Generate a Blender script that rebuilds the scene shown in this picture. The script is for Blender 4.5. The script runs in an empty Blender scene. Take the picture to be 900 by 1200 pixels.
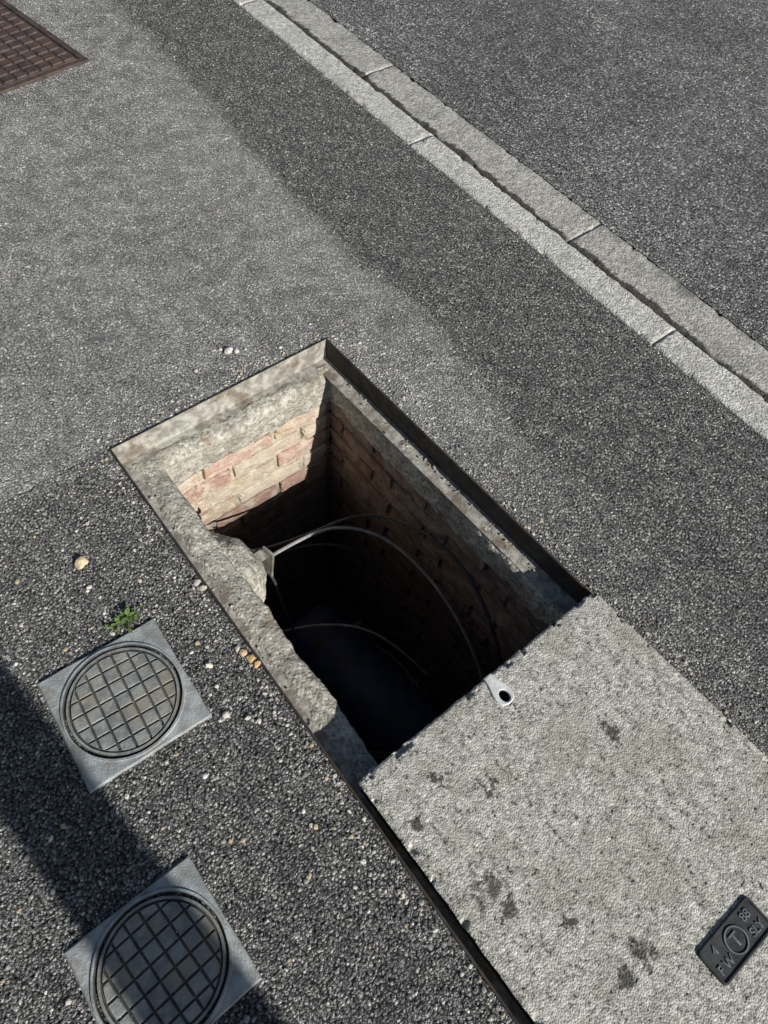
import bpy, math, random, bmesh
import numpy as np
from mathutils import Vector, Matrix, noise
random.seed(4)
S = bpy.context.scene
COL = S.collection

# ---------------------------------------------------------------- helpers
class NT:
    def __init__(s, name, disp=False):
        s.m = bpy.data.materials.new(name); s.m.use_nodes = True
        s.flat = disp
        s.nt = s.m.node_tree; s.nt.nodes.clear()
        s.out = s.nt.nodes.new('ShaderNodeOutputMaterial')
        s.b = s.nt.nodes.new('ShaderNodeBsdfPrincipled')
        s.nt.links.new(s.b.outputs[0], s.out.inputs[0])
        s.tc = s.nt.nodes.new('ShaderNodeTexCoord').outputs['Object']
        if disp: s.m.displacement_method = 'BOTH'
    def put(s, sock, v):
        if isinstance(v, bpy.types.NodeSocket): s.nt.links.new(v, sock)
        elif v is not None:
            if hasattr(sock.default_value, '__len__') and len(sock.default_value) == 4 and len(v) == 3: v = (*v, 1)
            sock.default_value = v
    def math(s, op, a, b=None, c=None, clamp=False):
        n = s.nt.nodes.new('ShaderNodeMath'); n.operation = op; n.use_clamp = clamp
        s.put(n.inputs[0], a); s.put(n.inputs[1], b); s.put(n.inputs[2], c)
        return n.outputs[0]
    def noise(s, scale, detail=3, rough=.55, vec=None):
        n = s.nt.nodes.new('ShaderNodeTexNoise')
        if s.flat: n.noise_dimensions = '2D'
        s.put(n.inputs['Vector'], vec or s.tc)
        n.inputs['Scale'].default_value = scale; n.inputs['Detail'].default_value = detail
        n.inputs['Roughness'].default_value = rough
        return n.outputs[0]
    def vor(s, scale, feature='F1', vec=None):
        n = s.nt.nodes.new('ShaderNodeTexVoronoi'); n.feature = feature
        if s.flat: n.voronoi_dimensions = '2D'
        s.put(n.inputs['Vector'], vec or s.tc)
        n.inputs['Scale'].default_value = scale
        return n
    def map(s, v, a, b, c=0., d=1., smooth=True):
        n = s.nt.nodes.new('ShaderNodeMapRange'); n.interpolation_type = 'SMOOTHSTEP' if smooth else 'LINEAR'
        s.put(n.inputs[0], v)
        for i, x in enumerate((a, b, c, d)): s.put(n.inputs[i+1], x)
        return n.outputs[0]
    def ramp(s, v, stops, const=False):
        n = s.nt.nodes.new('ShaderNodeValToRGB'); s.put(n.inputs[0], v)
        e = n.color_ramp.elements
        if const: n.color_ramp.interpolation = 'CONSTANT'
        while len(e) < len(stops): e.new(.5)
        for i, (p, c) in enumerate(stops):
            e[i].position = p
            e[i].color = (c, c, c, 1) if not hasattr(c, '__len__') else (*c, 1)
        return n.outputs[0]
    def mix(s, f, a, b, mode='MIX'):
        n = s.nt.nodes.new('ShaderNodeMix'); n.data_type = 'RGBA'; n.blend_type = mode
        s.put(n.inputs[0], f); s.put(n.inputs[6], a); s.put(n.inputs[7], b)
        return n.outputs[2]
    def xyz(s):
        n = s.nt.nodes.new('ShaderNodeSeparateXYZ'); s.put(n.inputs[0], s.tc); return n.outputs
    def sepc(s, c):
        n = s.nt.nodes.new('ShaderNodeSeparateColor'); s.put(n.inputs[0], c); return n.outputs
    def attr(s, name):
        n = s.nt.nodes.new('ShaderNodeAttribute'); n.attribute_name = name; return n.outputs['Color']
    def bump(s, h, dist, strength=1.):
        n = s.nt.nodes.new('ShaderNodeBump'); s.put(n.inputs['Height'], h)
        n.inputs['Distance'].default_value = dist; n.inputs['Strength'].default_value = strength
        s.nt.links.new(n.outputs[0], s.b.inputs['Normal'])
    def disp(s, h, scale, mid=.5):
        n = s.nt.nodes.new('ShaderNodeDisplacement'); s.put(n.inputs['Height'], h)
        n.inputs['Midlevel'].default_value = mid; n.inputs['Scale'].default_value = scale
        s.nt.links.new(n.outputs[0], s.out.inputs['Displacement'])
    def fin(s, color, rough=.85, metal=0., spec=.3):
        s.put(s.b.inputs['Base Color'], color); s.put(s.b.inputs['Roughness'], rough)
        s.b.inputs['Metallic'].default_value = metal
        s.b.inputs['Specular IOR Level'].default_value = spec
        return s.m

def link(o, parent=None):
    COL.objects.link(o)
    if parent: o.parent = parent
    return o
def empty(name):
    o = bpy.data.objects.new(name, None); return link(o)
def mesh(name, V, F, mat, parent=None, smooth=False):
    me = bpy.data.meshes.new(name); me.from_pydata([tuple(v) for v in V], [], F); me.update()
    if mat: me.materials.append(mat)
    if smooth:
        for p in me.polygons: p.use_smooth = True
    return link(bpy.data.objects.new(name, me), parent)

def patches_mesh(name, patches, mat, parent=None, smooth=True):
    """patches: list of (p00,p10,p11,p01,step,z) bilinear quads, fused into one mesh"""
    Vs, Fs, off = [], [], 0
    for p00, p10, p11, p01, step, z in patches:
        p00, p10, p11, p01 = map(np.array, (p00, p10, p11, p01))
        if step is None: nx = ny = 1
        else:
            nx = max(1, int(round(max(np.linalg.norm(p10-p00), np.linalg.norm(p11-p01))/step)))
            ny = max(1, int(round(max(np.linalg.norm(p01-p00), np.linalg.norm(p11-p10))/step)))
        u = np.linspace(0, 1, nx+1)[None, :, None]; v = np.linspace(0, 1, ny+1)[:, None, None]
        P = (1-u)*(1-v)*p00+u*(1-v)*p10+u*v*p11+(1-u)*v*p01
        P = np.concatenate([P, np.full(P.shape[:2]+(1,), z)], 2).reshape(-1, 3)
        i = (np.arange(ny)[:, None]*(nx+1)+np.arange(nx)[None, :]).reshape(-1)
        F = np.stack([i, i+1, i+nx+2, i+nx+1], 1)+off
        Vs.append(P); Fs.append(F); off += len(P)
    V = np.concatenate(Vs); F = np.concatenate(Fs)
    me = bpy.data.meshes.new(name)
    me.vertices.add(len(V)); me.vertices.foreach_set('co', V.astype(np.float32).ravel())
    me.loops.add(F.size); me.loops.foreach_set('vertex_index', F.astype(np.int32).ravel())
    me.polygons.add(len(F)); me.polygons.foreach_set('loop_start', np.arange(0, F.size, 4, dtype=np.int32))
    me.polygons.foreach_set('use_smooth', np.full(len(F), smooth))
    me.update(calc_edges=True); me.validate()
    me.materials.append(mat)
    return link(bpy.data.objects.new(name, me), parent)

def fbm(x, y, z, sc, oct=3):
    return noise.fractal(Vector((x*sc, y*sc, z*sc)), 1.0, 2.0, oct)

# ---------------------------------------------------------------- layout (metres)
def FL(y): return .210-(1.144-y)*.0159      # frame outer left / right
def FR(y): return .838+(1.144-y)*.0165
YT, YB = 1.144, -.74
def K(y): return 1.535+.037*y               # kerb near edge
def G(y): return 1.822+.037*y               # gutter / road edge
ZG, ZR = -.016, -.013

# ---------------------------------------------------------------- materials
def asphalt_footpath():
    s = NT('footpath_asphalt', True)
    X, Y, _ = s.xyz()
    big = s.noise(2.2, 2, .6); med = s.noise(16, 3, .65); fine = s.noise(300, 1, .6)
    v1 = s.vor(180); v2 = s.vor(390)
    wob = s.math('MULTIPLY', s.math('SUBTRACT', big, .5), .18)
    wob2 = s.math('MULTIPLY', s.math('SUBTRACT', med, .5), .12)
    xt = s.math('SUBTRACT', X, s.math('MULTIPLY', s.math('SUBTRACT', Y, 1.), .06))
    xw = s.math('ADD', s.math('ADD', xt, wob), wob2)
    dusty = s.map(xw, 1.07, 1.13, 1, 0)
    xs = s.math('ADD', X, s.math('MULTIPLY', wob2, .4)); ys = s.math('ADD', Y, s.math('MULTIPLY', wob2, .25))
    tr = s.math('MULTIPLY', s.map(ys, 1.10, 1.17, 1, 0), s.map(xs, .5, .51, 1, 0))
    near = s.map(Y, .3, .95, .2, 1)
    dust = s.math('MULTIPLY', dusty, s.math('SUBTRACT', 1, s.math('MULTIPLY', tr, .8)))
    dust = s.math('MULTIPLY', dust, near)
    dust = s.math('MULTIPLY', dust, s.map(med, .3, .7, .65, 1))
    dust = s.math('MULTIPLY', dust, s.map(big, .3, .65, .65, 1))
    c1 = s.sepc(v1.outputs['Color']); c2 = s.sepc(v2.outputs['Color'])
    agg = s.ramp(c1[0], [(0, (.04, .0398, .0385)), (.4, (.115, .113, .107)), (.75, (.215, .211, .199)), (.92, (.42, .41, .385)), (.985, (.85, .83, .77))])
    agg2 = s.ramp(c2[1], [(0, (.04, .0398, .0385)), (.55, (.15, .147, .14)), (.85, (.36, .352, .33)), (.98, (.75, .73, .69))])
    col = s.mix(.48, agg, agg2)
    col = s.mix(1, col, s.mix(s.map(med, .3, .7), (.78, .78, .79), (1.12, 1.12, 1.11)), 'MULTIPLY')
    pits = s.map(v1.outputs['Distance'], .35, .75, 1, .18)
    col = s.mix(1, col, s.ramp(pits, [(0, 0), (1, 1)]), 'MULTIPLY')
    col = s.mix(dust, col, s.mix(1, col, (1.55, 1.55, 1.54), 'MULTIPLY'))
    dcol = s.mix(s.map(fine, .3, .7), (.17, .169, .163), (.68, .67, .64))
    col = s.mix(s.math('MULTIPLY', dust, s.map(fine, .35, .7, .2, .55)), col, dcol)
    cr = s.math('MULTIPLY', s.map(s.math('ABSOLUTE', s.math('SUBTRACT', ys, 1.150)), .001, .004, 1, 0), s.map(X, .22, .2, 0, 1))
    cr = s.math('MULTIPLY', cr, s.map(med, .40, .6))
    col = s.mix(s.math('MULTIPLY', cr, .6), col, (.02, .02, .02))
    h1 = s.map(v1.outputs['Distance'], .0, .75, 1, 0); h2 = s.map(v2.outputs['Distance'], 0, .7, 1, 0)
    h = s.math('ADD', s.math('MULTIPLY', h1, s.map(c1[1], 0, 1, .1, .95)), s.math('MULTIPLY', h2, .45))
    h = s.math('SUBTRACT', h, s.math('MULTIPLY', cr, 1.0))
    h = s.math('MULTIPLY', h, s.math('ADD', s.map(dust, 0, 1, 1.05, .85), s.math('MULTIPLY', tr, .25)))
    h = s.math('ADD', h, s.math('MULTIPLY', med, .5))
    s.disp(h, .0042, .8)
    return s.fin(col, .8, 0, .3)

def asphalt_road():
    s = NT('road_asphalt', True)
    big = s.noise(1.3, 2, .6); med = s.noise(11, 3, .65)
    v1 = s.vor(140); v2 = s.vor(330)
    c1 = s.sepc(v1.outputs['Color']); c2 = s.sepc(v2.outputs['Color'])
    agg = s.ramp(c1[0], [(0, (.045, .0447, .043)), (.4, (.14, .138, .131)), (.75, (.255, .25, .237)), (.92, (.47, .46, .43)), (.985, (.85, .83, .78))])
    agg2 = s.ramp(c2[1], [(0, .045), (.55, .16), (.85, .34), (.98, .65)])
    col = s.mix(.4, agg, agg2)
    pits = s.map(v1.outputs['Distance'], .35, .75, 1, .2)
    col = s.mix(1, col, s.ramp(pits, [(0, 0), (1, 1)]), 'MULTIPLY')
    col = s.mix(1, col, s.mix(s.map(med, .3, .7), (.84, .84, .84), (1.12, 1.12, 1.11)), 'MULTIPLY')
    col = s.mix(1, col, s.mix(s.map(big, .35, .65), (.90, .90, .90), (1.16, 1.16, 1.15)), 'MULTIPLY')
    h1 = s.map(v1.outputs['Distance'], .0, .75, 1, 0); h2 = s.map(v2.outputs['Distance'], 0, .7, 1, 0)
    h = s.math('ADD', s.math('MULTIPLY', h1, s.map(c1[1], 0, 1, .15, .95)), s.math('MULTIPLY', h2, .4))
    h = s.math('ADD', h, s.math('MULTIPLY', med, .5))
    s.disp(h, .0052, .8)
    return s.fin(col, .8, 0, .3)

def concrete_lid():
    s = NT('lid_concrete', True)
    X, Y, _ = s.xyz()
    big = s.noise(6, 3, .65); med = s.noise(42, 3, .7); m2 = s.noise(120, 2, .6); fine = s.noise(420, 1, .6)
    v = s.vor(250)
    c = s.sepc(v.outputs['Color'])
    col = s.ramp(s.math('ADD', s.math('MULTIPLY', med, .6), s.math('MULTIPLY', m2, .4)), [(.36, (.15, .145, .12)), (.44, (.31, .30, .26)), (.52, (.47, .455, .40)), (.62, (.70, .68, .60))])
    col = s.mix(.45, col, s.ramp(c[0], [(0, (.13, .13, .11)), (.3, (.36, .348, .305)), (.75, (.54, .522, .465)), (.95, (.9, .87, .79))]))
    col = s.mix(s.map(big, .40, .68, 0, .45), col, (.30, .288, .235))
    pit = s.math('MULTIPLY', s.map(m2, .29, .36, 1, 0), s.map(med, .51, .43, 0, 1))
    col = s.mix(s.math('MULTIPLY', pit, .8), col, (.06, .058, .05))
    st = None
    wobn = s.math('ADD', s.math('MULTIPLY', s.math('SUBTRACT', med, .5), .085), s.math('MULTIPLY', s.math('SUBTRACT', m2, .5), .03))
    for (sx, sy, r) in [(.282, -.085, .028), (.285, -.12, .016), (.414, -.31, .020), (.372, -.315, .016), (.649, -.034, .016), (.40, .04, .011), (.36, -.21, .009), (.33, .11, .010), (.25, .07, .009)]:
        d = s.math('SQRT', s.math('ADD', s.math('POWER', s.math('SUBTRACT', X, sx), 2), s.math('POWER', s.math('SUBTRACT', Y, sy), 2)))
        m = s.map(s.math('ADD', d, wobn), r*.1, r*1.5, 1, 0)
        st = m if st is None else s.math('MAXIMUM', st, m)
    col = s.mix(s.math('MULTIPLY', st, .85), col, (.055, .053, .048))
    h = s.math('ADD', s.math('MULTIPLY', med, .6), s.math('MULTIPLY', s.map(v.outputs['Distance'], 0, .7, 1, 0), .45))
    h = s.math('ADD', h, s.math('ADD', s.math('MULTIPLY', m2, .6), s.math('MULTIPLY', fine, .35))); h = s.math('SUBTRACT', h, s.math('MULTIPLY', pit, 1.2))
    s.disp(h, .0016, 1.0)
    return s.fin(col, .9, 0, .2)

def concrete(name, dark, light, scale=1., bd=.002, dirt=(.07, .065, .055), dirt_amt=.5, sp=150, seam=False, rust=False):
    s = NT(name)
    big = s.noise(9*scale, 4, .65); med = s.noise(55*scale, 4, .65); fine = s.noise(400, 2, .6)
    v = s.vor(sp); c = s.sepc(v.outputs['Color'])
    col = s.mix(s.map(med, .3, .7), dark, light)
    col = s.mix(.5, col, s.mix(c[0], tuple(x*.4 for x in dark), tuple(min(1, x*1.2) for x in light)))
    col = s.mix(s.map(big, .45, .75, 0, dirt_amt), col, dirt)
    if rust: col = s.mix(s.map(s.noise(13, 3, .7), .56, .72, 0, .6), col, (.24, .14, .07))
    col = s.mix(s.map(fine, .3, .6, .45, 0), col, tuple(x*.3 for x in dark))
    if seam:
        X, Y, _ = s.xyz()
        d = s.math('SUBTRACT', X, s.math('MULTIPLY', Y, .037))
        d = s.math('ADD', d, s.math('MULTIPLY', s.math('SUBTRACT', big, .5), .08))
        d = s.math('ADD', d, s.math('MULTIPLY', s.math('SUBTRACT', med, .5), .03))
        col = s.mix(s.map(d, 1.672, 1.686, .9, 0), col, (.035, .033, .028))
        col = s.mix(s.map(d, 1.80, 1.83, 0, .6), col, (.13, .13, .125))
    h = s.math('ADD', s.math('MULTIPLY', med, .8), s.math('ADD', s.math('MULTIPLY', fine, .35), s.math('MULTIPLY', s.map(v.outputs['Distance'], 0, .7, 1, 0), .4)))
    s.bump(h, bd)
    return s.fin(col, .92, 0, .2)

def metal(name, c1, c2, rough=.5, met=.7, bd=.0006, rust=None, sc=30, rust_amt=.8):
    s = NT(name)
    a = s.noise(sc, 4, .65); f = s.noise(300, 2, .6)
    col = s.mix(s.map(a, .35, .65), c1, c2)
    if rust: col = s.mix(s.map(s.noise(18, 5, .7), .45, .65, 0, rust_amt), col, rust)
    s.bump(s.math('ADD', a, s.math('MULTIPLY', f, .5)), bd)
    return s.fin(col, s.map(f, .2, .8, rough-.1, rough+.15), met, .4)

M_foot = asphalt_footpath(); M_road = asphalt_road(); M_lid = concrete_lid()
M_kerb = concrete('kerb_concrete', (.46, .445, .40), (.86, .83, .76), 1, .004, (.34, .33, .29), .5, 150)
M_gut = concrete('gutter_concrete', (.34, .33, .295), (.66, .64, .58), 1, .004, (.22, .215, .19), .6, 140, True)
M_dirt = concrete('dirt', (.04, .037, .03), (.12, .11, .09), 1.5, .006)
M_mortar = concrete('mortar', (.34, .315, .255), (.68, .65, .56), 1, .004, (.14, .125, .095), .7, 120, False, True)
M_steel = metal('dusty_steel', (.24, .23, .20), (.50, .48, .42), .75, .05, .003, (.17, .125, .085), 45)
M_steel_dark = metal('weathered_shaded_steel', (.025, .025, .023), (.06, .055, .05), .7, .2, .001, (.07, .042, .025))
M_irond = metal('cast_iron_dark', (.04, .044, .042), (.09, .095, .09), .65, .1, .0012, (.12, .10, .075), 40, .6)
M_iron = metal('cast_iron_grey', (.18, .192, .183), (.33, .34, .32), .6, .05, .0016, (.26, .22, .16), 40, .7)
M_plast = metal('cover_grey', (.24, .26, .26), (.40, .425, .42), .65, .0, .0026, (.24, .22, .18), 25)
M_rust = metal('rusty_iron', (.05, .038, .036), (.11, .08, .07), .7, .2, .0015, (.12, .075, .055))
M_plate = metal('label_plate_black', (.03, .033, .034), (.06, .063, .063), .5, .2, .0006)
M_platet = metal('label_plate_raised', (.12, .125, .13), (.22, .225, .225), .5, .2, .0004)
M_zinc = metal('zinc_lug', (.62, .63, .62), (.85, .85, .82), .5, .1, .0008, (.45, .42, .36), 60, .4)
M_cable = metal('cable_sheath', (.03, .03, .032), (.06, .06, .062), .38, 0, .0004)
M_cableg = metal('cable_grey', (.24, .24, .23), (.40, .40, .38), .45, 0, .0004)
M_blue = metal('blue_plastic', (.025, .045, .10), (.05, .075, .15), .5, 0, .003, (.03, .03, .03), 10)

# ---------------------------------------------------------------- ground surfaces
FAR = 70
def P4(x0, y0, x1, y1, step, z, fx0=None, fx1=None):
    a0 = fx0(y0) if fx0 else x0; a1 = fx0(y1) if fx0 else x0
    b0 = fx1(y0) if fx1 else x1; b1 = fx1(y1) if fx1 else x1
    return ((a0, y0), (b0, y0), (b1, y1), (a1, y1), step, z)
XW, XL = -.25, -.75
foot = [
    P4(XW, YT, 0, 3.7, .0045, 0, None, K),
    P4(XL, -.35, 0, YT, .0033, 0, None, FL),
    P4(0, YB, 0, YT, .0033, 0, FR, K),
    P4(-FAR, YT, XW, 3.7, None, 0), P4(-FAR, -.35, XL, YT, None, 0),
    P4(-FAR, 3.7, 0, FAR, None, 0, None, lambda y: K(3.7) + (y-3.7)*.037),
    P4(-FAR, YB, 0, -.35, None, 0, None, FL),
    P4(-FAR, -FAR, 0, YB, None, 0, None, K),
]
patches_mesh('footpath', foot, M_foot)
road = [P4(0, -.4, 3.9, 4.0, .006, ZR, G, None),
        P4(3.9, -.4, FAR, 4.0, None, ZR), P4(0, 4.0, FAR, FAR, None, ZR, G, None), P4(0, -FAR, FAR, -.4, None, ZR, G, None)]
patches_mesh('road', road, M_road)

# kerb + gutter stones
def stone(name, x0f, w, y0, y1, z, hgt, mat, parent, rnd=.008, seed=0):
    gap = .0018
    y0 += gap; y1 -= gap
    ny = max(2, int((y1-y0)/.010)); prof = []
    nx = 14
    for i in range(nx+1):
        t = i/nx; e = min(t, 1-t)*w
        dz = -max(0, 1-e/rnd)**2*rnd*.7
        prof.append((t*w, dz))
    V, F = [], []
    for j in range(ny+1):
        y = y0+(y1-y0)*j/ny; ed = min(y-y0, y1-y)
        ez = -max(0, 1-ed/rnd)**2*rnd*.1
        x0 = x0f(y)
        row = [(x0+fbm(0, y, seed, 14)*.002, y, z-hgt)]
        for k, (px, dz) in enumerate(prof):
            x = x0+px; n = fbm(x, y, seed, 22, 4)
            xo = fbm(3 if k == 0 else 9, y, seed, 16, 4)*.007 if k in (0, nx) else 0
            chip = -max(0, fbm(x, y, seed+5, 30, 3)-.3)*.025 if min(k, nx-k) < 2 or ed < .015 else 0
            row.append((x+xo, y, z+dz+ez+n*.0018+chip))
        row.append((x0+w+fbm(7, y, seed, 14)*.002, y, z-hgt))
        V += row
    m = nx+3
    for j in range(ny):
        for k in range(m-1):
            a = j*m+k; F.append((a, a+1, a+m+1, a+m))
    F.append(tuple(range(m))[::-1]); F.append(tuple(range(ny*m, ny*m+m)))
    return mesh(name, V, F, mat, parent, True)
kerb = empty('kerb'); gutter = empty('gutter')
y = .613-1.1*4; i = 0
while y < 14:
    i += 1; stone(f'kerb_stone_{i}', K, .112, y, y+1.1, .001, .16, M_kerb, kerb, .009, i*3.1); y += 1.1
y = -.03-1.095*3; i = 0
GX = lambda y: G(y)-.166
while y < 14:
    i += 1; stone(f'gutter_slab_{i}', GX, .170, y, y+1.095, ZG+.003, .1, M_gut, gutter, .006, i*5.7+40); y += 1.095
patches_mesh('joint_fill', [P4(0, -8, 0, 14, .25, ZG-.010, lambda y: K(y)+.05, lambda y: G(y)+.02)], M_dirt, kerb)

# ---------------------------------------------------------------- chamber
ch = empty('utility_chamber')
def IL(y): return .300-(1.075-y)*.022
IR = .800; IYT = 1.078; IYB = -.66
def quad(off, z):
    return [(FL(YT)+off, YT-off, z), (FR(YT)-off, YT-off, z), (FR(YB)-off, YB+off, z), (FL(YB)+off, YB+off, z)]
rings = [quad(-.001, -.02), quad(-.001, .0035), quad(.004, .0035), quad(.006, -.060), quad(.048, -.061), quad(.048, -.066)]
V = [p for r in rings for p in r]; F = []
for r in range(len(rings)-1):
    for i in range(4):
        j = (i+1) % 4; F.append((r*4+i, r*4+j, r*4+4+j, r*4+4+i))
fr = mesh('steel_frame', V, F, M_steel, ch)
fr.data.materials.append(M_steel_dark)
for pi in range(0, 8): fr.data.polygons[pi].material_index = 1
fr.data.polygons[9].material_index = 1; fr.data.polygons[11].material_index = 1  # inner side faces: shade painted in with the darker steel
bv = fr.modifiers.new('b', 'BEVEL'); bv.width = .0012; bv.segments = 2
def loop_pts():
    O = [Vector((FL(YT)+.007, YT-.007)), Vector((FR(YT)-.007, YT-.007)), Vector((FR(YB)-.007, YB+.007)), Vector((FL(YB)+.007, YB+.007))]
    I = [Vector((IL(IYT), IYT)), Vector((IR, IYT)), Vector((IR, IYB)), Vector((IL(IYB), IYB))]
    res = []
    for s_ in range(4):
        a, b, c, d = O[s_], O[(s_+1) % 4], I[s_], I[(s_+1) % 4]
        n = int((b-a).length/.006)
        nrm = Vector(((d-c).y, -(d-c).x)).normalized()
        for k in range(n):
            t = k/n; res.append((a.lerp(b, t), c.lerp(d, t), nrm, s_, t))
    return res
LP = loop_pts(); V, F = [], []
ka, kd = 15, 18
for (o, i_, nr, s_, t) in LP:
    edge_t = min(t, 1-t)*8; edge_t = min(1, edge_t)
    rag = nr*(fbm(i_.x, i_.y, 1, 7, 3)*.009 + fbm(i_.x, i_.y, 4, 40, 3)*.004)*edge_t
    e = i_+rag
    for k in range(ka):
        f = k/(ka-1); p = o.lerp(e, f)
        z = -.065 + fbm(p.x, p.y, 2, 20, 4)*.005
        side = (.012 if s_ in (0, 3) else .006)
        z += side*max(0, math.sin(min(1, f*1.1)*math.pi))*(.55+.6*fbm(p.x, p.y, 6, 9, 2))
        if f < .35: z -= (.35-f)*.030*(.6+1.2*abs(fbm(p.x, p.y, 12, 6, 2)))
        z -= max(0, f-.82)**2*.35
        V.append((p.x, p.y, z))
    for k in range(kd):
        f = (k+1)/kd; z = -.082-f*.092
        q = e.lerp(i_, f)-nr*(.006*f) + nr*fbm(i_.x*1, i_.y*1, z, 22, 4)*.004
        if k == kd-1: q = q-nr*.03
        V.append((q.x, q.y, z+fbm(q.x, q.y, 9, 10, 3)*.024*f))
m = ka+kd; n = len(LP)
for i in range(n):
    for k in range(m-1):
        a = i*m+k; b = ((i+1) % n)*m+k; F.append((a, b, b+1, a+1))
mesh('mortar_bed', V, F, M_mortar, ch, True)

def brick_mat():
    s = NT('brick'); c = s.attr('Col'); n = s.noise(24, 4, .7); f = s.noise(180, 3, .65)
    col = s.mix(1, c, s.ramp(f, [(.25, .6), (.7, 1.2)]), 'MULTIPLY')
    col = s.mix(s.map(n, .46, .62, .10, .75), col, (.66, .59, .48))
    col = s.mix(s.map(s.noise(8, 4, .7), .55, .72, 0, .6), col, (.48, .35, .16))
    X, Y, Z = s.xyz()
    damp_shade = s.math('MULTIPLY', s.map(X, .786, .797, 0, .8), s.map(n, .3, .6, 1, .75))     # damp street-side wall, with its shade painted into the colour
    col = s.mix(damp_shade, col, (.11, .065, .042))
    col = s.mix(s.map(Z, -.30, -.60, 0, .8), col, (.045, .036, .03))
    s.bump(s.math('ADD', s.math('MULTIPLY', n, 1.0), f), .003)
    return s.fin(col, .92, 0, .2)
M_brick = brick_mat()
palette = [(.62, .40, .32), (.66, .48, .37), (.57, .34, .27), (.64, .49, .37), (.68, .57, .44), (.52, .31, .24), (.62, .42, .34), (.66, .54, .42)]
bV, bF, bC = [], [], []
def brick(origin, ux, uy, w, h, d, col, top):
    """worn brick: flat face, tight worn arrises"""
    e_ = [0, .0012, .0035, .008]
    us = e_+[w*k/12 for k in range(1, 12) if .012 < w*k/12 < w-.012]+[w-q for q in reversed(e_)]
    vs = e_+[h*k/5 for k in range(1, 5)]+[h-q for q in reversed(e_)]
    base = len(bV); r = .0035; sd = random.random()*50; n1 = len(us)
    tilt = random.uniform(-.004, .004)
    for b in vs:
        for a in us:
            e = min(a, w-a, b, h-b)
            out = d*(1-max(0, 1-e/r)**2) + fbm(a, b, sd, 30, 4)*.0022 + tilt*(a/w-.5)
            if e < .0005: out = -.014
            if e < .02:
                q = fbm(a, b, sd+9, 32, 3)
                if q > .22: out -= min(.009, (q-.22)*.07)*(1-e/.02)
            p = origin+ux*(a+fbm(b, sd, 1, 20, 2)*.002)+Vector((0, 0, b+fbm(a, sd, 3, 12, 2)*.003))+uy*out
            bV.append(p); bC.append(col)
    for j in range(len(vs)-1):
        for i in range(n1-1):
            a = base+j*n1+i; bF.append((a, a+1, a+n1+1, a+n1))
CH = .066; L = .215
def wall(x0, y0, x1, y1):
    A = Vector((x0, y0, 0)); B = Vector((x1, y1, 0)); ux = (B-A).normalized(); W = (B-A).length
    uy = Vector((-ux.y, ux.x, 0))
    uy = -uy if (uy.dot(Vector((.55, .2, 0))-A) < 0) else uy
    z = -.152-CH; row = 0
    while z > -1.45:
        s0 = -(L+.012)*(.5 if row % 2 else .12)
        while s0 < W:
            a, b = max(s0, 0), min(s0+L, W)
            if b-a > .03:
                c = random.choice(palette); k = random.uniform(.72, 1.12); c = tuple(v*k for v in c)
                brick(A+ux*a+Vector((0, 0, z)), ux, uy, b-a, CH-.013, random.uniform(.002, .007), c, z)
            s0 += L+.012
        z -= CH; row += 1
o = .012
wall(IR+o, IYT+o, IL(1)-o, IYT+o)
wall(IL(.2)-o, IYT+o, IL(.2)-o, IYB-o)
wall(IR+o, IYB-o, IR+o, IYT+o)
wall(IL(.2)-o, IYB-o, IR+o, IYB-o)
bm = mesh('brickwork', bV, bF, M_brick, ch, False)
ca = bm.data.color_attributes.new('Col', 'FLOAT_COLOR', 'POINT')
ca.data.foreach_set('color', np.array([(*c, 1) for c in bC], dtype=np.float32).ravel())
x0, x1, y0, y1 = IL(.2)-o-.001, IR+o+.001, IYB-o-.001, IYT+o+.001
V, F = [], []
def jw(ax, ay, bx, by, nx_, ny_):
    base = len(V); Wd = math.hypot(bx-ax, by-ay); nu = int(Wd/.010); nv = 130
    for j in range(nv+1):
        for i in range(nu+1):
            t = i/nu; x = ax+(bx-ax)*t; y = ay+(by-ay)*t; z = -.12-1.35*j/nv
            sm = max(0, fbm(x*1.3, y*1.3+3, z, 8, 4)-.18)*.016*(1 if z > -.7 else .4)
            nn = -.006+fbm(x, y, z, 40, 3)*.002+sm
            V.append((x+nx_*nn, y+ny_*nn, z))
    for j in range(nv):
        for i in range(nu):
            a = base+j*(nu+1)+i; F.append((a, a+1, a+nu+2, a+nu+1))
jw(x0, y1, x1, y1, 0, -1); jw(x1, y1, x1, y0, -1, 0); jw(x1, y0, x0, y0, 0, 1); jw(x0, y0, x0, y1, 1, 0)
def jm():
    s = NT('mortar_joint'); n = s.noise(40, 4, .65); f = s.noise(300, 2, .6); X, Y, Z = s.xyz()
    col = s.mix(s.map(n, .3, .7), (.42, .37, .28), (.68, .62, .50)); col = s.mix(s.map(f, .3, .6, .4, 0), col, (.15, .13, .10))
    col = s.mix(s.map(X, .786, .797, 0, .6), col, (.13, .10, .075))  # street-side joints painted darker to carry that wall's shade
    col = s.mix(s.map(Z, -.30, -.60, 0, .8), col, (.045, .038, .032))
    s.bump(s.math('ADD', n, f), .003); return s.fin(col, .93, 0, .2)
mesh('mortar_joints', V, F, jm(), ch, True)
V, F = [], []
nx, ny = 50, 140
for j in range(ny+1):
    for i in range(nx+1):
        x = x0+(x1-x0)*i/nx; y = y0+(y1-y0)*j/ny
        V.append((x, y, -1.30+fbm(x, y, 0, 5, 4)*.03+fbm(x, y, 3, 30, 3)*.008))
for j in range(ny):
    for i in range(nx):
        a = j*(nx+1)+i; F.append((a, a+1, a+nx+2, a+nx+1))
mesh('silt_floor', V, F, M_dirt, ch, True)

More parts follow.
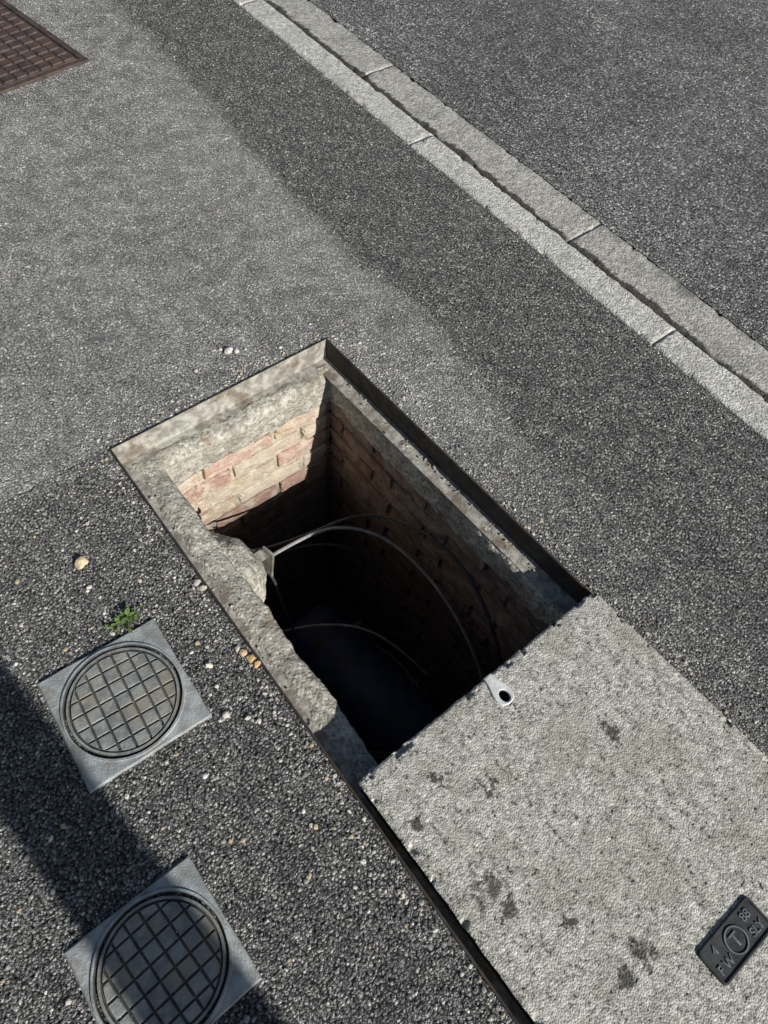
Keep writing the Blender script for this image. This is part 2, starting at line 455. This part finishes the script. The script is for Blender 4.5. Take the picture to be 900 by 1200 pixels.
def blob(name, c, r, mat, parent, sub=4, amp=.25, sc=9, seed=0):
    b = bmesh.new(); bmesh.ops.create_icosphere(b, subdivisions=sub, radius=1)
    for v in b.verts:
        d = v.co.normalized(); k = 1+amp*noise.fractal(d*1.3+Vector((seed, 0, 0)), 1, 2, 4)
        k += amp*.25*noise.fractal(d*sc+Vector((0, seed, 0)), 1, 2, 3)
        v.co = Vector((d.x*r[0], d.y*r[1], d.z*r[2]))*k+Vector(c)
    me = bpy.data.meshes.new(name); b.to_mesh(me); b.free(); me.materials.append(mat)
    for p in me.polygons: p.use_smooth = True
    return link(bpy.data.objects.new(name, me), parent)
blob('mortar_haunch', (.300, .80, -.185), (.066, .11, .078), M_mortar, ch, 5, .15, 5, 2.2)
def box(name, c, s, mat, parent, rot=(0, 0, 0), bev=.002):
    b = bmesh.new(); bmesh.ops.create_cube(b, size=1)
    for v in b.verts: v.co = Vector((v.co.x*s[0], v.co.y*s[1], v.co.z*s[2]))
    if bev: bmesh.ops.bevel(b, geom=b.edges[:], offset=bev, segments=2, affect='EDGES')
    me = bpy.data.meshes.new(name); b.to_mesh(me); b.free(); me.materials.append(mat)
    o = link(bpy.data.objects.new(name, me), parent); o.location = c; o.rotation_euler = rot
    return o
box('cable_bracket_arm', (.345, .775, -.155), (.09, .030, .005), M_steel, ch, (0, math.radians(14), math.radians(12)))
box('cable_bracket_plate', (.388, .775, -.20), (.005, .038, .10), M_steel, ch, (0, math.radians(8), math.radians(12)))

def tube(name, pts, r, mat, parent):
    cu = bpy.data.curves.new(name, 'CURVE'); cu.dimensions = '3D'; cu.bevel_depth = r; cu.bevel_resolution = 5
    sp = cu.splines.new('NURBS'); sp.points.add(len(pts)-1); sp.order_u = 4; sp.use_endpoint_u = True; sp.resolution_u = 10
    for p, q in zip(sp.points, pts): p.co = (*q, 1)
    cu.materials.append(mat)
    return link(bpy.data.objects.new(name, cu), parent)
cab = empty('telecom_cable')
A = [(.27, .97, -.30), (.33, .955, -.36), (.42, .92, -.40), (.50, .89, -.39), (.60, .86, -.38), (.69, .845, -.37), (.775, .775, -.34), (.788, .60, -.24), (.782, .46, -.22), (.755, .33, -.27), (.733, .243, -.35), (.70, .1, -.62)]
tube('cable_1', A, .0048, M_cable, cab)
tube('cable_3', [(.33, .80, -.24), (.40, .82, -.27), (.50, .845, -.33), (.60, .85, -.36), (.68, .83, -.39), (.76, .75, -.42), (.785, .62, -.44), (.785, .45, -.46), (.76, .25, -.6), (.7, .1, -.8)], .0048, M_cableg, cab)
tube('cable_4', [(.33, .84, -.27), (.42, .86, -.34), (.50, .87, -.40), (.60, .86, -.45), (.70, .82, -.52), (.77, .72, -.6), (.78, .5, -.75), (.70, .2, -1.0)], .0038, M_cable, cab)
tube('cable_6', [(.375, .79, -.20), (.395, .76, -.27), (.385, .72, -.40), (.41, .70, -.58), (.39, .64, -.75), (.45, .55, -.92), (.55, .50, -.98)], .0042, M_cable, cab)
def coil(cx, cy, cz, r, n, rad, mat, name, ph=0., tilt=.1):
    pts = []
    for i in range(int(n*12)):
        a = ph+i/12*2*math.pi; rr = r*(1+.06*math.sin(i*1.7+ph))
        pts.append((cx+rr*math.cos(a)*.72, cy+rr*math.sin(a), cz+.0012*i+tilt*rr*math.cos(a+ph)+.012*math.sin(i*.9)))
    tube(name, pts, rad, mat, cab)
coil(.55, .55, -1.0, .25, 1.6, .006, M_cable, 'cable_coil_2', 1.7, .2)
tube('cable_5', [(.44, .84, -.84), (.50, .80, -.80), (.57, .74, -.78), (.64, .68, -.78), (.70, .58, -.82), (.74, .45, -.9)], .0042, M_cableg, cab)
V, F = [], []; N = 36; M_ = 30
for j in range(M_+1):
    t = j/M_; cx_ = .60-.04*t; cy_ = .28+.62*t; cz_ = -1.04+.02*math.sin(t*5)
    rr = .125*(1+.03*(j % 2)); rr *= (1 if 0 < j < M_ else .001)
    for i in range(N): a = 2*math.pi*i/N; V.append((cx_+rr*math.cos(a), cy_, cz_+rr*math.sin(a)))
for j in range(M_):
    for i in range(N): F.append((j*N+i, j*N+(i+1) % N, j*N+N+(i+1) % N, j*N+N+i))
mesh('blue_duct', V, F, M_blue, ch, True)
for i in range(16):
    blob(f'rubble_{i}', (random.uniform(.32, .78), random.uniform(.1, 1.0), -1.27), tuple(random.uniform(.015, .045) for _ in range(3)), M_mortar, ch, 2, .5, 5, i*3.3)

# ---------------------------------------------------------------- concrete lid
lid = empty('manhole_cover')
ZL = .020; LY1, LY0 = .196, -.70
def lidL(y): return .2113+(y-LY1)*.0043
def lidR(y): return .8545+(LY1-y)*.0155
kx, ky = .536, .150
nx, ny = 240, 330; V, F = [], []
for j in range(ny+1):
    y = LY0+(LY1-LY0)*j/ny
    for i in range(nx+1):
        t = i/nx; x = lidL(y)+(lidR(y)-lidL(y))*t
        e = min(x-lidL(y), lidR(y)-x, LY1-y, y-LY0)
        z = ZL-max(0, 1-e/.006)**2*.004
        ch_ = fbm(x, y, 3, 28, 4)
        if e < .012 and ch_ > .28: z -= min(.007, (ch_-.28)*.05)
        d = math.hypot((x-kx)/.0125, (y-(ky-.004))/.0155)
        if d < 1.2: z = ZL-.05
        ex = 0; ey = 0
        if i in (0, nx): ex = fbm(1, y, i, 30, 4)*.0016
        if j == ny: ey = fbm(x, 1, 5, 30, 4)*.0016
        V.append((x+ex, y+ey, z))
for j in range(ny):
    for i in range(nx):
        a = j*(nx+1)+i; F.append((a, a+1, a+nx+2, a+nx+1))
mesh('slab_top', V, F, M_lid, lid, True)
def ringq(o, z): return [(lidL(LY1)+o, LY1-o, z), (lidR(LY1)-o, LY1-o, z), (lidR(LY0)-o, LY0+o, z), (lidL(LY0)+o, LY0+o, z)]
R = [ringq(.0005, ZL-.0055), ringq(.0005, ZL-.012), ringq(.003, ZL-.013), ringq(.006, ZL-.078)]
V = [p for r in R for p in r]; F = []
for r in range(3):
    for i in range(4):
        j = (i+1) % 4; F.append((r*4+i, r*4+4+i, r*4+4+j, r*4+j))
F.append((12, 13, 14, 15))
mesh('steel_pan', V, F, M_steel_dark, lid)
def lug():
    N = 64; V, F = [], []
    # keyhole fitting: narrow throat at the slab edge, rounded eye further in
    half = [(.010, .046), (.0105, .038), (.012, .028), (.0155, .018), (.0190, .008), (.0205, 0), (.0200, -.007), (.0170, -.0145), (.0115, -.0195), (.0045, -.0215)]
    poly = [Vector(p) for p in half]+[Vector((-x, y)) for x, y in reversed(half)]
    def outer(a):
        dx, dy = math.cos(a), math.sin(a); best = .01
        for i in range(len(poly)):
            p, q = poly[i], poly[(i+1) % len(poly)]; e = q-p
            den = dx*e.y-dy*e.x
            if abs(den) < 1e-12: continue
            t = (p.x*e.y-p.y*e.x)/den; u_ = (p.x*dy-p.y*dx)/den
            if t > 0 and -1e-6 <= u_ <= 1+1e-6: best = max(best, t)
        return dx*best, dy*best
    hole = [(.0095*math.cos(2*math.pi*i/N), .0125*math.sin(2*math.pi*i/N)-.004) for i in range(N)]
    out = [outer(2*math.pi*i/N) for i in range(N)]
    zt = ZL+.0042
    lv = [(out, 1.02, ZL-.006), (out, 1, zt-.0010), (out, .94, zt), (hole, 1.18, zt), (hole, 1, zt-.002), (hole, .96, zt-.045)]
    for pts, k, z in lv:
        for x, y in pts: V.append((kx+x*k, ky+y*k, z))
    for r in range(len(lv)-1):
        for i in range(N):
            j = (i+1) % N; F.append((r*N+i, r*N+j, r*N+N+j, r*N+N+i))
    o = mesh('lifting_lug', V, F, M_zinc, lid, False)
    o.data.materials.append(M_steel_dark)
    for p in list(o.data.polygons)[4*N:]: p.material_index = 1
lug()
px0, px1, py0, py1 = .488, .628, -.431, -.369
pc = ((px0+px1)/2, (py0+py1)/2)
def rrect(w, h, r, z, n=8):
    pts = []
    for cx, cy, a0 in [(w/2-r, h/2-r, 0), (-w/2+r, h/2-r, 90), (-w/2+r, -h/2+r, 180), (w/2-r, -h/2+r, 270)]:
        for i in range(n+1):
            a = math.radians(a0+90*i/n); pts.append((pc[0]+cx+r*math.cos(a), pc[1]+cy+r*math.sin(a), z))
    return pts
W, H = px1-px0, py1-py0
L_ = [rrect(W, H, .008, ZL-.005), rrect(W, H, .008, ZL+.003), rrect(W-.003, H-.003, .007, ZL+.0042), rrect(W-.008, H-.008, .005, ZL+.0042), rrect(W-.010, H-.010, .004, ZL+.0018)]
n = len(L_[0]); V = [p for r in L_ for p in r]; F = []
for r in range(len(L_)-1):
    for i in range(n): F.append((r*n+i, r*n+(i+1) % n, r*n+n+(i+1) % n, r*n+n+i))
F.append(tuple(range((len(L_)-1)*n, len(L_)*n)))
mesh('label_plate', V, F, M_plate, lid)
def text(t, x, y, size, name):
    cu = bpy.data.curves.new(name, 'FONT'); cu.body = t; cu.size = size; cu.extrude = .0012; cu.align_x = 'CENTER'; cu.align_y = 'CENTER'; cu.offset = .0002
    cu.materials.append(M_platet); o = link(bpy.data.objects.new(name, cu), lid); o.location = (x, y, ZL+.0024); return o
cx, cy = pc
text('4', cx-.042, cy+.013, .020, 'label_text_a'); text('F W', cx-.043, cy-.012, .020, 'label_text_b')
text('88', cx+.042, cy+.013, .020, 'label_text_c'); text('SLY', cx+.043, cy-.012, .020, 'label_text_d')
text('T', cx, cy, .030, 'label_text_e')
V, F = [], []
N = 48
for r_, z in [(.0215, ZL+.0018), (.0215, ZL+.0038), (.0190, ZL+.0038), (.0190, ZL+.0018)]:
    for i in range(N): a = 2*math.pi*i/N; V.append((cx+r_*math.cos(a), cy+r_*math.sin(a), z))
for r in range(3):
    for i in range(N): F.append((r*N+i, r*N+(i+1) % N, r*N+N+(i+1) % N, r*N+N+i))
mesh('label_ring', V, F, M_platet, lid)

# ---------------------------------------------------------------- small round covers in square surrounds
def small_cover(cx, cy, rot, half=.120, r=.107, grot=0.):
    root = empty('access_cover'); root.location = (cx, cy, 0); root.rotation_euler = (0, 0, rot)
    N = 96
    def sq(a, h):
        c, s_ = math.cos(a), math.sin(a); k = h/max(abs(c), abs(s_)); return (c*k, s_*k)
    lv = []
    for h, z in [(half, -.02), (half, .003), (half-.003, .006)]: lv.append([(*sq(2*math.pi*i/N+math.pi/4, h), z) for i in range(N)])
    for rr, z in [(r+.0055, .0058), (r+.0045, .009), (r+.0005, .009), (r-.001, .007), (r-.001, -.009), (r-.008, -.009)]:
        lv.append([(rr*math.cos(2*math.pi*i/N+math.pi/4), rr*math.sin(2*math.pi*i/N+math.pi/4), z) for i in range(N)])
    V = [(x+fbm(x, y, cx, 12)*.0018, y+fbm(y, x, cx, 12)*.0018, z+fbm(x, y, 3, 8)*.001) for l in lv for x, y, z in l]; F = []
    for k in range(len(lv)-1):
        for i in range(N): F.append((k*N+i, k*N+(i+1) % N, k*N+N+(i+1) % N, k*N+N+i))
    so_ = mesh('surround', V, F, M_plast, root)
    so_.data.materials.append(M_irond)
    for p in list(so_.data.polygons)[5*N:]: p.material_index = 1
    rd = r-.0045; lv = []
    for rr, z in [(rd, -.009), (rd, .0055), (rd-.001, .0065), (rd-.0055, .0065), (rd-.0065, .0025), (0.0001, .0025)]:
        lv.append([(rr*math.cos(2*math.pi*i/N), rr*math.sin(2*math.pi*i/N), z) for i in range(N)])
    V = [p for l in lv for p in l]; F = []
    for k in range(len(lv)-1):
        for i in range(N): F.append((k*N+i, k*N+(i+1) % N, k*N+N+(i+1) % N, k*N+N+i))
    do_ = mesh('disc', V, F, M_irond, root)
    do_.data.materials.append(M_iron)
    for p in list(do_.data.polygons)[2*N:3*N]: p.material_index = 1
    b = bmesh.new(); pitch = .0285; hs = .0128; rin = rd-.009
    for gi in range(-5, 6):
        for gj in range(-5, 6):
            px, py = (gi+.0)*pitch, (gj+.0)*pitch
            poly = [(px-hs, py-hs), (px+hs, py-hs), (px+hs, py+hs), (px-hs, py+hs)]
            if math.hypot(max(0, abs(px)-hs), max(0, abs(py)-hs)) > rin-.004: continue
            pts = []
            for q in range(4):
                a, c = poly[q], poly[(q+1) % 4]
                for s_ in range(6):
                    t = s_/6; x = a[0]+(c[0]-a[0])*t; y = a[1]+(c[1]-a[1])*t; d = math.hypot(x, y)
                    if d > rin: x *= rin/d; y *= rin/d
                    pts.append((x, y))
            mx = sum(p[0] for p in pts)/len(pts); my = sum(p[1] for p in pts)/len(pts)
            wz = random.uniform(-.0006, .0004)
            lo = [b.verts.new((x, y, .002)) for x, y in pts]
            hi = [b.verts.new((x+(mx-x)*.12, y+(my-y)*.12, .0060+wz+random.uniform(-.0002, .0002))) for x, y in pts]
            nn = len(pts)
            for k in range(nn): b.faces.new((lo[k], lo[(k+1) % nn], hi[(k+1) % nn], hi[k]))
            b.faces.new(hi)
    me = bpy.data.meshes.new('pads'); b.to_mesh(me); b.free(); me.materials.append(M_iron)
    o = link(bpy.data.objects.new('pads', me), root); o.rotation_euler = (0, 0, grot)
small_cover(-.0475, .592, math.radians(-3), .122, .110, math.radians(-2))
small_cover(-.207, .166, math.radians(0), .115, .106, math.radians(4))

# ---------------------------------------------------------------- rusty tread-plate cover (far left)
tp = empty('drain_cover'); tp.location = (.959, 2.723, 0); tp.rotation_euler = (0, 0, math.radians(7))
W, H = .85, .85
def rq(o): return [(-o, o), (-W+o, o), (-W+o, H-o), (-o, H-o)]
lv = [(0, -.01), (0, .006), (.001, .008), (.022, .008), (.023, .002), (.030, .002), (.031, .007)]
V, F = [], []
for o_, z in lv: V += [(x, y, z) for x, y in rq(o_)]
for k in range(len(lv)-1):
    for i in range(4): F.append((k*4+i, k*4+4+i, k*4+4+(i+1) % 4, k*4+(i+1) % 4))
F.append(tuple(range(len(V)-4, len(V)))[::-1])
mesh('frame_and_plate', V, F, M_rust, tp)
b = bmesh.new(); y = .055
pit = .046
while y < H-.05:
    x = -.055
    while x > -W+.05:
        p = [(x-.019, y-.019), (x+.019, y-.019), (x+.019, y+.019), (x-.019, y+.019)]
        lo = [b.verts.new((a, c, .006)) for a, c in p]; hi = [b.verts.new((x+(a-x)*.88, y+(c-y)*.88, .0115)) for a, c in p]
        for k in range(4): b.faces.new((lo[k], lo[(k+1) % 4], hi[(k+1) % 4], hi[k]))
        b.faces.new(hi); x -= pit
    y += pit
me = bpy.data.meshes.new('studs'); b.to_mesh(me); b.free(); me.materials.append(M_rust); link(bpy.data.objects.new('studs', me), tp)

# ---------------------------------------------------------------- gravel
def gravel():
    s = NT('gravel_stone'); c = s.attr('Col'); f = s.noise(160, 3, .6)
    s.bump(f, .001); return s.fin(s.mix(1, c, s.ramp(f, [(.2, .7), (.8, 1.2)]), 'MULTIPLY'), .85)
gV, gF, gC = [], [], []
def icod(n):
    ico = bmesh.new(); bmesh.ops.create_icosphere(ico, subdivisions=n, radius=1)
    r = [v.co.copy() for v in ico.verts], [tuple(v.index for v in f.verts) for f in ico.faces]; ico.free(); return r
ICO = {1: icod(1), 2: icod(2)}
def peb(x, y, z, r, col):
    icoV, icoF = ICO[1 if r < .0024 else 2]
    base = len(gV); sx, sy, sz = r*random.uniform(.8, 1.3), r*random.uniform(.7, 1.1), r*random.uniform(.45, .75); an = random.random()*6.28; sd = random.random()*90
    ca_, sa = math.cos(an), math.sin(an)
    for v in icoV:
        k = 1+.38*noise.noise(v*1.4+Vector((sd, 0, 0)))+.15*noise.noise(v*3.5+Vector((0, sd, 0)))
        a, c, d = v.x*sx*k, v.y*sy*k, v.z*sz*k
        gV.append((x+a*ca_-c*sa, y+a*sa+c*ca_, z+d+sz*.5)); gC.append((*col, 1))
    for f in icoF: gF.append(tuple(i+base for i in f))
cols = [(.5, .47, .41), (.36, .34, .31), (.30, .29, .28), (.58, .54, .46), (.50, .40, .27), (.25, .25, .24), (.70, .67, .61), (.62, .58, .5)]
def ok(x, y):
    if FL(y)-.004 < x < FR(y)+.004 and y < YT+.004: return False
    if abs(x+.0475) < .13 and abs(y-.592) < .13: return False
    if abs(x+.207) < .121 and abs(y-.166) < .121: return False
    return True
for _ in range(3600):
    x, y = random.uniform(-.5, 1.5), random.uniform(-.5, 3.3)
    if ok(x, y) and x < K(y): peb(x, y, -.001, random.choice([.0012, .0014, .0017, .0020, .0022, .0028]), random.choice(cols))
for _ in range(900):
    side = random.random(); off = abs(random.gauss(0, .035))+.006
    if side < .45: y = random.uniform(-.4, YT); x = FL(y)-off
    elif side < .78: y = random.uniform(-.4, YT); x = FR(y)+off
    else: x = random.uniform(.2, .84); y = YT+off
    if ok(x, y): peb(x, y, -.0005, random.choice([.0015, .0018, .002, .0026, .0032, .004]), random.choice(cols))
for _ in range(420):
    x, y = random.uniform(-.45, .2), random.uniform(-.1, 1.1)
    if ok(x, y): peb(x, y, -.0005, random.choice([.002, .0025, .003, .0034, .0040, .0050]), random.choice(cols))
for _ in range(160):   # grit caught on the frame ledge
    y = random.uniform(.25, 1.05); x = random.choice([FL(y)+abs(random.gauss(.02, .02)), FR(y)-.012-abs(random.gauss(0, .01))])
    peb(x, y, -.058, random.choice([.0015, .002, .003]), random.choice(cols))
for x, y, r, c in [(.023, .91, .0125, (.70, .56, .35)), (.19, .515, .010, (.62, .42, .2)), (.185, .535, .008, (.66, .48, .28)), (.192, .498, .008, (.6, .4, .2)), (.18, .55, .007, (.6, .55, .45)),
                   (.117, .554, .008, (.7, .66, .56)), (.0, .378, .006, (.76, .74, .7)), (.195, .707, .010, (.5, .46, .38)), (.192, .725, .008, (.48, .44, .38)), (.604, 1.252, .011, (.6, .58, .52)), (.62, 1.24, .007, (.6, .58, .52)),
                   (.59, 1.27, .006, (.55, .5, .45)), (.50, 1.24, .005, (.6, .55, .5)), (.10, .80, .005, (.6, .5, .4)), (.09, .45, .007, (.6, .57, .5)), (.12, .42, .005, (.6, .57, .5))]:
    peb(x, y, .0, r, c)
go = mesh('gravel', gV, gF, gravel(), None, False)
ca = go.data.color_attributes.new('Col', 'FLOAT_COLOR', 'POINT'); ca.data.foreach_set('color', np.array(gC, dtype=np.float32).ravel())

# ---------------------------------------------------------------- weed
def leafm():
    s = NT('leaf'); n = s.noise(60, 3); return s.fin(s.mix(n, (.06, .12, .025), (.20, .27, .08)), .6)
V, F = [], []
for k in range(80):
    bx, by = .035+random.gauss(0, .015), .735+random.gauss(0, .008)
    an = random.random()*6.28; ln = random.uniform(.006, .018); w = ln*.28; up = random.uniform(.1, .8)
    d = Vector((math.cos(an), math.sin(an), up)).normalized(); sd = d.cross(Vector((0, 0, 1))).normalized()
    p0 = Vector((bx, by, random.uniform(.002, .010))); b_ = len(V)
    V += [p0, p0+d*ln*.5+sd*w, p0+d*ln-Vector((0, 0, ln*.15)), p0+d*ln*.5-sd*w]; F.append((b_, b_+1, b_+2, b_+3))
mesh('weed', V, F, leafm())

# ---------------------------------------------------------------- added lamp-shaped post (unseen, behind the viewer, put there to throw the band of shade)
caster = empty('added_shadow_post')
lx, ly = .052, -2.0
V, F = [], []; N = 32
prof = [(.17, -.05), (.17, .02), (.165, .03), (.10, .04), (.095, .06), (.085, .9), (.080, .95), (.079, 1.6), (.06, 5.5), (.0, 5.55)]
for r_, z in prof:
    for i in range(N): a = 2*math.pi*i/N; V.append((lx+r_*math.cos(a), ly+r_*math.sin(a), z))
for k in range(len(prof)-1):
    for i in range(N): F.append((k*N+i, k*N+(i+1) % N, k*N+N+(i+1) % N, k*N+N+i))
mesh('post', V, F, M_irond, caster, True)
tube('caster_arm', [(lx, ly, 5.3), (lx, ly, 5.7), (lx+.3, ly, 5.95), (lx+1.2, ly, 6.0)], .03, M_irond, caster)
box('caster_head', (lx+1.45, ly, 5.98), (.6, .22, .10), M_irond, caster, bev=.03)

# ---------------------------------------------------------------- light
sd = Vector((.115, -1, .56)).normalized()
sun = bpy.data.lights.new('sun', 'SUN'); sun.energy = 5.0; sun.angle = math.radians(.5); sun.color = (1, .97, .925)
so = link(bpy.data.objects.new('sun', sun)); so.rotation_euler = sd.to_track_quat('Z', 'Y').to_euler()
w = bpy.data.worlds.new('World'); S.world = w; w.use_nodes = True
sky = w.node_tree.nodes.new('ShaderNodeTexSky'); sky.sky_type = 'NISHITA'; sky.sun_disc = False
sky.sun_elevation = math.asin(sd.z); sky.sun_rotation = math.atan2(sd.x, sd.y)
bg = w.node_tree.nodes['Background']; bg.inputs[1].default_value = .06
w.node_tree.links.new(sky.outputs[0], bg.inputs[0])

# ---------------------------------------------------------------- camera
cam = bpy.data.cameras.new('camera'); cam.sensor_fit = 'VERTICAL'; cam.sensor_height = 36; cam.lens = 25.5
cam.clip_start = .05; cam.clip_end = 500
co = link(bpy.data.objects.new('camera', cam))
r = Vector((.7782, -.6246, .0654)).normalized(); f = Vector((.3754, .3792, -.8457)).normalized(); u = r.cross(f).normalized(); r = f.cross(u)
co.matrix_world = Matrix(((r.x, u.x, -f.x, 0), (r.y, u.y, -f.y, 0), (r.z, u.z, -f.z, 1.4), (0, 0, 0, 1)))
S.camera = co
S.view_settings.view_transform = 'Standard'; S.view_settings.look = 'None'; S.view_settings.exposure = 0
